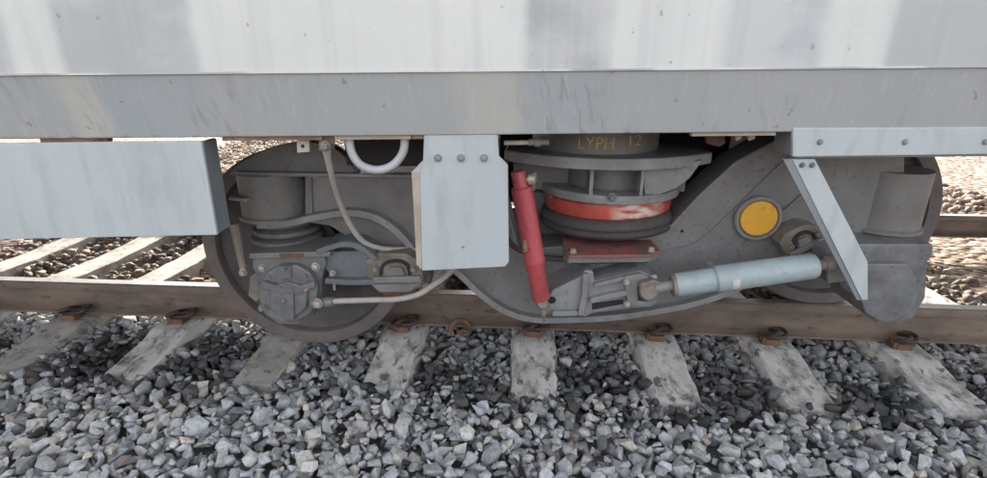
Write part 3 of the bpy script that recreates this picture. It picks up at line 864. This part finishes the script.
sh = obj('spring_housing', lathe((hc.x, YL + 0.11, 0), (0, 0, 1), [(hr * .9, zh0 - .002), (hr * 1.09, zh0), (hr * 1.09, zh0 + .011), (hr, zh0 + .017), (hr * .985, zh1)], 48), M['housing'], bogie)
obj('guard_ear', prism_pts([Vector((x, y, P(240, 193, YL + .05).z)) for x, y in ((P(227, 193, YL).x, YL + .04), (P(229, 193, YL).x, YL - .01), (P(250, 193, YL).x, YL - .035), (P(258, 193, YL).x, YL + .06), (P(236, 193, YL).x, YL + .10))], (0, 0, -0.013)), M['frame2'], sh, bevel=0.003)
obj('weld_seam', ribbon([(311, 176), (312, 218)], YL + 0.018, 3.0, 0.01), M['housing'], bogie)
# safety strap hanging left of the spring
sp = obj('safety_strap', tube([P(234, 224, 1.66), P(239, 246, 1.655), P(243.5, 268, 1.65)], [0.017, 0.016, 0.014], 10), M['clamp'], bogie)
obj('bolt', bolt(P(243.5, 272, 1.640), (0, -1, 0), 0.011, 0.016), M['bolt'], sp)
# primary spring rings
ps_c = (P(290, 235, YL + .11).x, YL + 0.10)
zs0, zs1 = P(290, 251, YL - 0.03).z, zh0
prof = []
nr = 3
for i in range(nr):
    a = zs0 + (zs1 - zs0) * i / nr; h = (zs1 - zs0) / nr
    r0 = 0.134 - 0.009 * i
    prof += [(r0 - .018, a), (r0, a + h * .22), (r0 + .004, a + h * .5), (r0, a + h * .78), (r0 - .022, a + h * .98)]
obj('primary_spring', lathe((ps_c[0], ps_c[1], 0), (0, 0, 1), prof, 40), M['springgrey'], bogie, smooth=50)

# --- axle box with swing arm
def poly_rot(c, n, r, a0=0.0, sx=1.0):
    return [(c[0] + r * sx * math.cos(a0 + 2 * math.pi * i / n), c[1] + r * math.sin(a0 + 2 * math.pi * i / n)) for i in range(n)]
YA = 1.60
ab = obj('axle_box', prism([(252, 257), (324, 255), (326, 262), (323, 274), (320, 300), (312, 317), (298, 325), (279, 325), (264, 315), (258, 296), (256, 275), (252, 268)], YA + 0.035, 0.17), M['cover'], bogie, bevel=0.008)
obj('axle_box_top', prism([(249, 253.5), (330, 251.5), (330, 257), (249, 259)], YA + 0.02, 0.17), M['housing'], ab, bevel=0.004)
obj('paint_mark', prism([(279, 254.2), (303, 253.6), (303, 257), (280, 257.5)], YA + 0.017, 0.004), M['rust'], ab)
cov = obj('axle_cover', prism(poly_rot((288, 294), 12, 30, 0.26), YA + 0.008, 0.034), M['cover'], ab, bevel=0.009)
obj('cover_boss', prism([(270, 287), (288, 282), (307, 288), (306, 308), (295, 317), (281, 317), (270, 308)], YA - 0.006, 0.018), M['cover'], ab, bevel=0.005)
obj('cover_rib', prism([(283, 294), (293, 294), (294, 320), (284, 320)], YA - 0.016, 0.014), M['cover'], ab, bevel=0.003)
obj('cover_rib', prism([(262, 281), (290, 290), (314, 281), (315, 287), (290, 297), (263, 288)], YA - 0.010, 0.010), M['cover'], ab, bevel=0.002)
obj('cover_plug', prism([(277, 266), (291, 266), (291, 279), (277, 280)], YA + 0.002, 0.014), M['cover'], ab, bevel=0.003)
for x, y, m_, r_ in ((263, 268, 'bolt', .012), (316, 266.5, 'bolt', .0125), (284.5, 268, 'boltdark', .008), (285, 300, 'boltdark', .008), (307, 289, 'bolt', .005), (262, 308, 'boltdark', .010), (270, 276, 'boltdark', .006), (306, 275, 'boltdark', .006)):
    obj('bolt', bolt(P(x, y, YA + (0.034 if m_ == 'bolt' and r_ > .01 else -0.0105 if y > 280 else .011)), (0, -1, 0), r_, 0.014), M[m_], ab)
obj('sensor_bracket', prism([(250, 276), (260, 270), (262, 298), (256, 302), (248, 296)], YA + 0.05, 0.03), M['clamp'], ab, bevel=0.004)
arm = obj('swing_arm', prism([(322, 246), (346, 240), (362, 243), (380, 257), (380, 280), (334, 279), (324, 268)], YA + 0.05, 0.15), M['steelblue'], bogie, bevel=0.006)
obj('arm_flange', ribbon(smooth_pts([(320, 249), (345, 241.5), (362, 244), (378, 256)], 4), YA + 0.05, 5, 0.035), M['steelblue'], arm, bevel=0.002)
obj('arm_flange', ribbon([(328, 278), (352, 279.5), (378, 279)], YA + 0.05, 5, 0.03), M['steelblue'], arm, bevel=0.002)
obj('arm_slot', prism([(334, 248), (352, 248), (358, 251), (334, 252)], YA + 0.0485, 0.004), M['dark'], arm)
obj('bolt', bolt(P(333, 273, YA + 0.030), (0, -1, 0), 0.009, 0.016), M['bolt'], arm)
obj('bolt', stub(P(334, 278, YA + 0.035), P(334.5, 290, YA + 0.035), [(0, .011), (.3, .011), (.32, .006), (1, .004)], 8), M['bolt'], arm)
def pivot_clamp(T, parent, Y):
    """bearing clamp of the arm pivot: casting with an arched opening, saddle and bolts; T maps local px -> px"""
    q = lambda pts: [T(*p) for p in pts]
    cl = obj('pivot_clamp', prism(q([(-31, -12), (-18, -20), (10, -20), (24, -11), (27, 6), (25, 17), (13, 23), (-17, 23), (-27, 12)]), Y, 0.10), M['clamp'], parent, bevel=0.006)
    arch = smooth_pts([(-15, 3), (-13, -7), (-5, -12), (5, -12), (12, -7), (14, 3)], 4)
    obj('clamp_arch', ribbon([T(*p) for p in arch], Y, 3.2, 0.006), M['dark'], cl)
    obj('clamp_saddle', prism(q([(-10, 5), (-7, -5), (5, -5), (9, 4)]), Y - 0.012, 0.014), M['housing'], cl, bevel=0.003)
    obj('clamp_bar', prism(q([(-24, 6), (24, 5), (25, 11), (-23, 13)]), Y - 0.020, 0.022), M['housing'], cl, bevel=0.004)
    obj('clamp_foot', prism(q([(-26, 13), (24, 13), (14, 22), (-17, 22)]), Y - 0.006, 0.010), M['housing'], cl, bevel=0.003)
    for x, y in ((-20, -4), (18, -4)):
        obj('bolt', bolt(P(*T(x, y), Y - 0.0005), (0, -1, 0), 0.011, 0.018), M['clamp'], cl)
    return cl
pivot_clamp(lambda x, y: (396 + x, 272 + y * 0.92), bogie, 1.635)
obj('clamp_stain', prism([(380, 291), (418, 290.5), (410, 296.5), (384, 297)], 1.64, 0.05), M['rust'], bogie, bevel=0.003)
# --- right end: pivot clamp, arm, spring housing and axle box mirrored
def rot(cx, cy, a, s=1.0, mx=1):
    ca, sa = math.cos(a), math.sin(a)
    return lambda x, y: (cx + s * (mx * x * ca - y * sa), cy + s * (mx * x * sa + y * ca))
pivot_clamp(rot(805, 242, R(-24), 0.78), bogie, 1.70)
arm2 = obj('swing_arm', prism([(822, 238), (850, 232), (866, 240), (866, 280), (838, 280), (822, 262)], 1.74, 0.14), M['steelblue'], bogie, bevel=0.006)
ab2 = obj('axle_box', prism([(850, 244), (934, 244), (934, 256), (928, 262), (926, 298), (914, 318), (898, 324), (878, 324), (864, 314), (857, 296), (857, 262), (850, 256)], 1.66, 0.2), M['cover'], bogie, bevel=0.008)
obj('axle_cover', prism([(868, 264), (908, 264), (917, 278), (917, 302), (908, 316), (892, 322), (880, 322), (866, 314), (860, 298), (861, 277)], 1.635, 0.03), M['cover'], ab2, bevel=0.006)
hx = P(888, 200, 1.84).x
obj('spring_housing', lathe((hx, 1.86, 0), (0, 0, 1), [(.12, zh0 - .01), (.132, zh0 - .008), (.132, zh0 + .003), (.122, zh0 + .008), (.12, zt + .02)], 40), M['housing'], bogie)
obj('primary_spring', lathe((hx, 1.86, 0), (0, 0, 1), [(r, z - 0.01) for r, z in prof], 40), M['rubber'], bogie, smooth=50)
# cross beam, far side frame
obj('cross_beam', box(P(520, 250, 2.0).x, P(700, 250, 2.0).x, YF + 0.16, 3.8, 0.16, 0.52), M['frame'], bogie, bevel=0.02)
fx0, fx1 = wc.x - 0.1, P(826, 250, 2.0).x + 0.1
fo = [(fx0, .62), (fx0, .46), (fx0 + .35, .44), (fx0 + .75, .14), (fx1 - .75, .14), (fx1 - .35, .44), (fx1, .46), (fx1, .62), (fx1 - .5, .66), (fx1 - .9, .50), (fx0 + .9, .50), (fx0 + .5, .66)]
obj('side_frame', prism_pts([Vector((x, 3.75, z)) for x, z in fo], (0, 0.2, 0)), M['frame'], bogie, bevel=0.006)

# --- damper bracket casting on the belly
YK = 1.60
bk = obj('damper_bracket', prism([(548, 297), (553, 290), (580, 277), (585, 270), (593, 271.5), (594.5, 281.5), (624, 274.5), (640, 271), (653, 276), (657, 283), (657, 303), (650, 307.5), (630, 308), (591, 314), (586, 317.5), (577, 314.5), (552, 315), (545, 312)], YK + 0.03, 0.17), M['frame2'], bogie, bevel=0.006)
obj('bracket_pocket', prism([(592, 303.5), (623, 299), (623, 304), (592, 310)], YK + 0.0285, 0.003), M['dark'], bk)
obj('bracket_pocket', prism([(638, 285), (645, 284), (645, 300), (639, 301)], YK + 0.0285, 0.003), M['dark'], bk)
obj('bracket_rib', ribbon([(590, 299), (605, 295), (626, 291)], YK + 0.03, 5, 0.020), M['frame2'], bk, bevel=0.003)
obj('bracket_rib', ribbon([(585, 272), (584, 292), (580, 313)], YK + 0.03, 6, 0.022), M['frame2'], bk, bevel=0.003)
obj('bracket_rib', ribbon([(552, 311.5), (577, 311)], YK + 0.03, 4.5, 0.022), M['frame2'], bk, bevel=0.003)
obj('bracket_rib', ribbon([(594, 284), (624, 277), (640, 274)], YK + 0.03, 4, 0.016), M['frame2'], bk, bevel=0.003)
obj('bracket_cheek', prism([(624, 277), (641, 274), (651, 279), (651, 285), (638, 287), (638, 301), (648, 302), (646, 306), (628, 306)], YK + 0.008, 0.025), M['frame2'], bk, bevel=0.004)
for x, y in ((626.5, 282), (654, 277.5), (627, 304)):
    obj('bolt', bolt(P(x, y, YK + 0.006), (0, -1, 0), 0.0085, 0.012), M['bolt'], bk)
obj('bolt_hole', lathe(P(552, 300, YK + 0.0295), (0, -1, 0), [(0.014, 0), (0.014, 0.0015)], 16), M['dark'], bk)

# ------------------------------------------------------------------ bolster with air spring
SX, SY = P(605.5, 215, 1.92).x, 1.92
def zat(py, r, px=607): return P(px, py, SY - r).z
bol = thing('bolster', 'grey bolster plate with yellow painted letters, sitting on the red ringed air spring', 'bolster', (SX, SY, zat(165, .26)))
kx = mpp(600, 145, 1.70)
cr_ = 0.235
bcx = P(594, 145, SY).x
z_b0 = P(594, 157.5, SY - cr_).z
obj('pedestal', lathe((bcx, SY, 0), (0, 0, 1), [(cr_, z_b0 - .004), (cr_, z_b0 + .004), (cr_ * .985, z_b0 + .01), (cr_ * .985, BOT_Z + 0.032)], 64), M['housing'], bol)
# flange plate in plan: wide shallow arc
zf = P(600, 158.5, 1.615).z
xl, xr = P(504, 153, 1.74).x, P(712, 150, 1.78).x
arc = []
for i in range(25):
    t = i / 24
    x = xl + (xr - xl) * t
    arc.append((x, 1.615 + 0.155 * abs(2 * t - 1) ** 2.2))
plan = arc + [(xr - .01, 1.95), (xr - .12, 2.2), (xl + .12, 2.2), (xl + .01, 1.95)]
obj('flange_plate', prism_pts([Vector((x, y, zf)) for x, y in plan], (0, 0, -0.040)), M['frame2'], bol, bevel=0.006, smooth=30)
z_l1 = P(600, 196, 1.66).z; z_l0 = P(600, 205, 1.66).z
obj('centre_drum', lathe((SX, SY, 0), (0, 0, 1), [(0.17, z_l0 + .003), (0.17, zf - .038)], 48), M['frame'], bol)
lr = 0.262
lowplan = [(SX + lr * math.cos(a) * 1.0, SY + lr * math.sin(a)) for a in np.linspace(math.pi * 1.0, math.pi * 2.0, 33)] + [(SX + lr, SY + .1), (SX - lr, SY + .1)]
obj('lower_plate', prism_pts([Vector((x, y, z_l1)) for x, y in lowplan], (0, 0, z_l0 - z_l1)), M['frame2'], bol, bevel=0.004, smooth=30)
for px_, d in ((592, 0.012), (643, 0.010)):
    x = P(px_, 185, 1.66).x
    obj('gusset', box(x - d / 2, x + d / 2, 1.675, SY - .1, z_l1 - .001, zf - .039), M['frame2'], bol)
# big cheek plate right of the drum
obj('cheek_plate', prism([(643, 171), (703, 160), (690, 178), (676, 189), (645, 199)], 1.70, 0.03), M['frame2'], bol, bevel=0.003)
obj('back_plate', box(xl + .03, xr - .05, SY - 0.06, SY - 0.03, z_l0 + .004, zf - .041), M['frame'], bol)
obj('bolt', bolt(P(612, 197, 1.655), (0, -1, 0), 0.011, 0.018), M['boltdark'], bol)
obj('bolster_gap_darkener', box(P(500, 200, 2.2).x, P(722, 200, 2.2).x, 2.21, 3.7, 0.40, BOT_Z + 0.027), M['dark'], bol)  # added black block, hides the sunlit far side so the gaps stay dark
# lettering
def text_mesh(body, height, width):
    cu = bpy.data.curves.new('lettering', 'FONT'); cu.body = body; cu.size = 1.0; cu.resolution_u = 3
    o = bpy.data.objects.new('tmp', cu); COL.objects.link(o)
    dg = bpy.context.evaluated_depsgraph_get(); dg.update()
    me = bpy.data.meshes.new_from_object(o.evaluated_get(dg))
    v = np.array([q.co[:] for q in me.vertices]); f = [tuple(p.vertices) for p in me.polygons]
    bpy.data.objects.remove(o); bpy.data.curves.remove(cu); bpy.data.meshes.remove(me)
    v[:, 0] = (v[:, 0] - v[:, 0].min()) / (v[:, 0].max() - v[:, 0].min()) * width
    v[:, 1] = (v[:, 1] - v[:, 1].min()) / (v[:, 1].max() - v[:, 1].min()) * height
    return v, f
def wrap_text(body, pxa, pxb, pyt, pyb):
    Yc = SY - cr_
    a, b_ = P(pxa, pyb, Yc), P(pxb, pyb, Yc)
    h = P(pxa, pyt, Yc).z - a.z
    v, f = text_mesh(body, h, b_.x - a.x)
    rr = cr_ * 0.985 + 0.0012
    vs = []
    for x, y, _ in v:
        an = (a.x + x - bcx) / rr
        vs.append(Vector((bcx + rr * math.sin(an), SY - rr * math.cos(an), a.z + y)))
    return vs, f
obj('lettering', wrap_text('LYPH', 578, 614, 137, 149.5), M['letter'], bol, smooth=0)
obj('lettering', wrap_text('12', 631, 646, 136, 147), M['letter'], bol, smooth=0)

air = thing('air_spring', 'black rubber air spring with a worn red ring, on a faded red base plate', 'air spring', (SX, SY, zat(262, .25)))
TA = Matrix.Translation((SX, SY, zat(230, .23))) @ Matrix.Rotation(R(-1.6), 4, 'Y') @ Matrix.Translation((-SX, -SY, -zat(230, .23)))
rr = 0.238
z1, z0 = zat(203, rr), zat(221, rr)
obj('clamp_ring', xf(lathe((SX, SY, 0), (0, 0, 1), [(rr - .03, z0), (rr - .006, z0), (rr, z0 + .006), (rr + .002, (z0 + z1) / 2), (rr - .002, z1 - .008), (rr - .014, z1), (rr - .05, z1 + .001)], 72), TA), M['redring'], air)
zb = zat(243.5, rr)
obj('bellows', xf(lathe((SX, SY, 0), (0, 0, 1), [(rr - .06, zb - .012), (rr - .040, zb - .002), (rr - .010, zb + .008), (rr + .014, zb + .017), (rr + .020, zb + .029), (rr + .011, zb + .038),
     (rr + .008, zb + .041), (rr + .014, zb + .047), (rr + .016, zb + .056), (rr + .003, z0 - .004), (rr - .02, z0 + .002)], 72), TA), M['rubber'], air, smooth=60)
zp = zb - 0.016
def pz2(px, py):
    q = PZ(px, py, zp); return (q.x, q.y)
bp_pts = [pz2(564, 252.5), pz2(569, 255.5), pz2(651, 254.5), pz2(661, 250.5), (PZ(650, 250, zp).x, 2.1), (PZ(570, 250, zp).x, 2.1)]
ba = obj('base_plate', prism_pts([Vector((x, y, zp)) for x, y in bp_pts], (0, 0, -0.011)), M['redbase'], air, bevel=0.003)
obj('seat_pad', prism_pts([Vector((x, y + .012, zp - .0115)) for x, y in bp_pts], (0, 0, -0.022)), M['frame'], air, bevel=0.003)
for x, y in ((573, 252.5), (651, 251)):
    obj('bolt', bolt(PZ(x, y, zp), (0, 0, 1), 0.010, 0.014), M['bolt'], ba)
# small strap below pad
obj('packing_block', prism([(572, 264), (650, 263), (640, 276), (596, 279), (580, 273)], 1.742, 0.05), M['frame'], bogie, bevel=0.004)

# ------------------------------------------------------------------ dampers
rd = thing('vertical_damper', 'slanting red tubular shock absorber beside the tall notched apron plate', 'shock absorber', P(543, 305, 1.60))
def rp(px, py): return P(px, py, 1.605)
k = mpp(530, 240, 1.605)
d0, d1 = rp(521, 188), rp(541.5, 300)
Lr = (d1 - d0).length
obj('outer_tube', stub(rp(521.5, 187), rp(534.8, 262), [(0, 9.0 * k), (.012, 10.3 * k), (.03, 10.4 * k), (.95, 10.6 * k), (.97, 11.0 * k), (1, 10.8 * k)], 28), M['red'], rd)
obj('inner_tube', stub(rp(534.8, 262), rp(541.4, 300), [(0, 9.3 * k), (.95, 9.3 * k), (1, 8 * k)], 28), M['red'], rd)
obj('top_eye', stub(rp(518.0, 171), rp(521.6, 188), [(0, 6.2 * k), (.1, 7.4 * k), (1, 7.4 * k)], 16), M['red'], rd)
obj('top_pin', stub(P(524, 180, 1.60), P(535, 179, 1.60), [(0, .010), (.3, .010), (.35, .018), (1, .018)], 12), M['bolt'], rd)
obj('top_nut', stub(P(533, 172, 1.60), P(533.5, 190, 1.60), [(0, .012), (.5, .014), (.55, .008), (1, .007)], 10), M['clamp'], rd)
obj('bottom_eye', stub(P(543, 304, 1.575), P(543, 304, 1.635), [(0, .016), (.1, .020), (.9, .020), (1, .016)], 16), M['clamp'], rd)
obj('bottom_pin', stub(P(543.5, 303, 1.59), P(544, 322, 1.59), [(0, .010), (.55, .012), (.6, .008), (1, .003)], 10), M['clamp'], rd)
obj('paint_chip', prism([(522.5, 240), (527, 240), (527.5, 252), (523, 253)], 1.572, 0.03), M['rustlip'], rd, bevel=0.003)

bd_ = thing('yaw_damper', 'pale blue tubular shock absorber lying almost level above the rail', 'shock absorber', P(740, 300, 1.585))
def bpnt(px, py, Y=1.585): return P(px, py, Y)
k = mpp(745, 277, 1.585)
obj('rod_tube', stub(bpnt(674.5, 285.2), bpnt(714, 279.4), [(0, 10 * k), (.03, 12.3 * k), (1, 12.6 * k)], 32), M['blue'], bd_)
obj('seal_ring', stub(bpnt(671.5, 285.6), bpnt(675.5, 285.0), [(0, 11.2 * k), (.2, 12.4 * k), (1, 12.4 * k)], 32), M['clamp'], bd_)
obj('collar', stub(bpnt(713, 279.6), bpnt(717, 279), [(0, 13.2 * k), (1, 13.4 * k)], 32), M['plate_side'], bd_)
obj('cylinder', stub(bpnt(715, 279.3), bpnt(817, 265.2), [(0, 13.9 * k), (.02, 14.3 * k), (.95, 13.2 * k), (.985, 11.5 * k), (1, 8 * k)], 36), M['blue'], bd_)
lab_c0, lab_c1 = bpnt(728, 277.5), bpnt(735, 276.5)
tdir = (lab_c1 - lab_c0).normalized(); nb = Vector((0, -1, 0)); nb = (nb - tdir * nb.dot(tdir)).normalized(); ub = nb.cross(tdir)
lv, lf = [], []
for i in range(7):
    an = R(-12 + i * 8) * 1.0 + R(-22)
    for c in (lab_c0, lab_c1):
        lv.append(c + (nb * math.cos(an) + ub * math.sin(an) * (1 if ub.z > 0 else -1)) * 14.45 * k)
for i in range(6): lf.append((2 * i, 2 * i + 1, 2 * i + 3, 2 * i + 2))
obj('rating_label', (lv, lf), M['stencil'], bd_, label='small worn white sticker')
obj('rod', stub(bpnt(655, 288), bpnt(673, 285.4), [(0, .022), (.6, .018), (1, .018)], 20), M['frame2'], bd_)
obj('rod_eye', stub(P(649, 292, 1.565), P(649, 292, 1.62), [(0, .026), (.12, .031), (.88, .031), (1, .026)], 24), M['clamp'], bd_)
obj('rod_fork', prism([(640, 284), (655, 280), (662, 283), (662, 292), (656, 298), (645, 301), (640, 298)], 1.572, 0.03), M['clamp'], bd_, bevel=0.006)
obj('end_eye', stub(bpnt(816, 265.4), bpnt(832, 263.3), [(0, .018), (.5, .018), (.55, .026), (1, .026)], 20), M['clamp'], bd_)
obj('end_bracket', prism([(826, 250), (850, 246), (852, 282), (828, 284)], 1.60, 0.10), M['frame'], bogie, bevel=0.006)

# ------------------------------------------------------------------ cables
bh = thing('brake_hose', 'black hose dropping behind the red damper beside the notched apron plate', 'hose', P(512, 255, 1.74))
hp = smooth_pts([(505, 160, 1.70), (506, 190, 1.70), (505, 220, 1.69), (509, 241, 1.69), (524, 252, 1.71), (548, 258, 1.74), (566, 259, 1.765)], 6)
obj('rubber_tube', tube([P(x, y, Y) for x, y, Y in hp], 0.0105, 12), M['rubber'], bh)
obj('hose_ferrule', stub(P(505.2, 222, 1.69), P(507.6, 236, 1.69), [(0, .014), (.1, .016), (.9, .016), (1, .014)], 12), M['clamp'], bh)
ec = thing('earth_cable', 'thin grey beige cable curving down from the sill to the bogie arm', 'cable', BPT(326, 150, .075))
cpts = smooth_pts([(327, 152, 1.44), (330, 168, 1.47), (335, 187, 1.52), (341, 205, 1.57), (351, 226, 1.61), (364, 242, 1.64), (382, 248.5, 1.67), (400, 249.5, 1.69), (418, 250, 1.71)], 6)
kc = mpp(340, 200, 1.56)
obj('sheath', tube([P(x, y, Y) for x, y, Y in cpts], 3.0 * kc, 12), M['cable'], ec)
lug = obj('cable_lug', stub(P(325.6, 141, 1.425), P(328, 160, 1.447), [(0, .012), (.3, .016), (.5, .014), (.7, .011), (1, .0105)], 14), M['cable'], ec)
obj('bolt', bolt(P(325.5, 146, 1.410), (0, -1, 0), 0.012, 0.016), M['boltdark'], ec)
cc = thing('sensor_cable', 'thin grey conduit running from the axle box along the swing arm', 'cable', P(330, 303, 1.6))
cpts = smooth_pts([(322, 302, 1.60), (340, 301, 1.60), (370, 300, 1.60), (398, 299, 1.60), (418, 294.5, 1.61), (432, 286, 1.63), (446, 276, 1.68), (456, 266, 1.74)], 6)
kc = mpp(370, 300, 1.60)
obj('conduit', tube([P(x, y, Y) for x, y, Y in cpts], 2.9 * kc, 12), M['cable'], cc)
obj('gland', stub(P(313, 303, 1.605), P(334, 301.3, 1.60), [(0, .022), (.3, .022), (.32, .015), (.6, .015), (.62, .018), (1, .016)], 8), M['boltdark'], cc)
obj('gland_nut', bolt(P(318, 303, 1.585), (0, -1, 0), 0.014, 0.018), M['bolt'], cc)

# ------------------------------------------------------------------ loose spring clip lying by the rail foot
lc = thing('loose_clip', 'rusty bent spring clip lying on the ballast between two sleepers by the rail', 'rail clip', (P(461, 338, 1.97).x, 1.97, -0.165))
pts = [(-.035, .0, -.01), (-.045, .0, .03), (-.02, .0, .062), (.015, .0, .066), (.04, .005, .035), (.035, .015, .0), (.01, .012, -.012), (-.012, .0, .01)]
obj('bent_rod', tube(smooth_pts([(lc.location.x + a, 1.965 + b_, -.150 + c) for a, b_, c in pts], 6), 0.010, 10), M['rust'], lc)
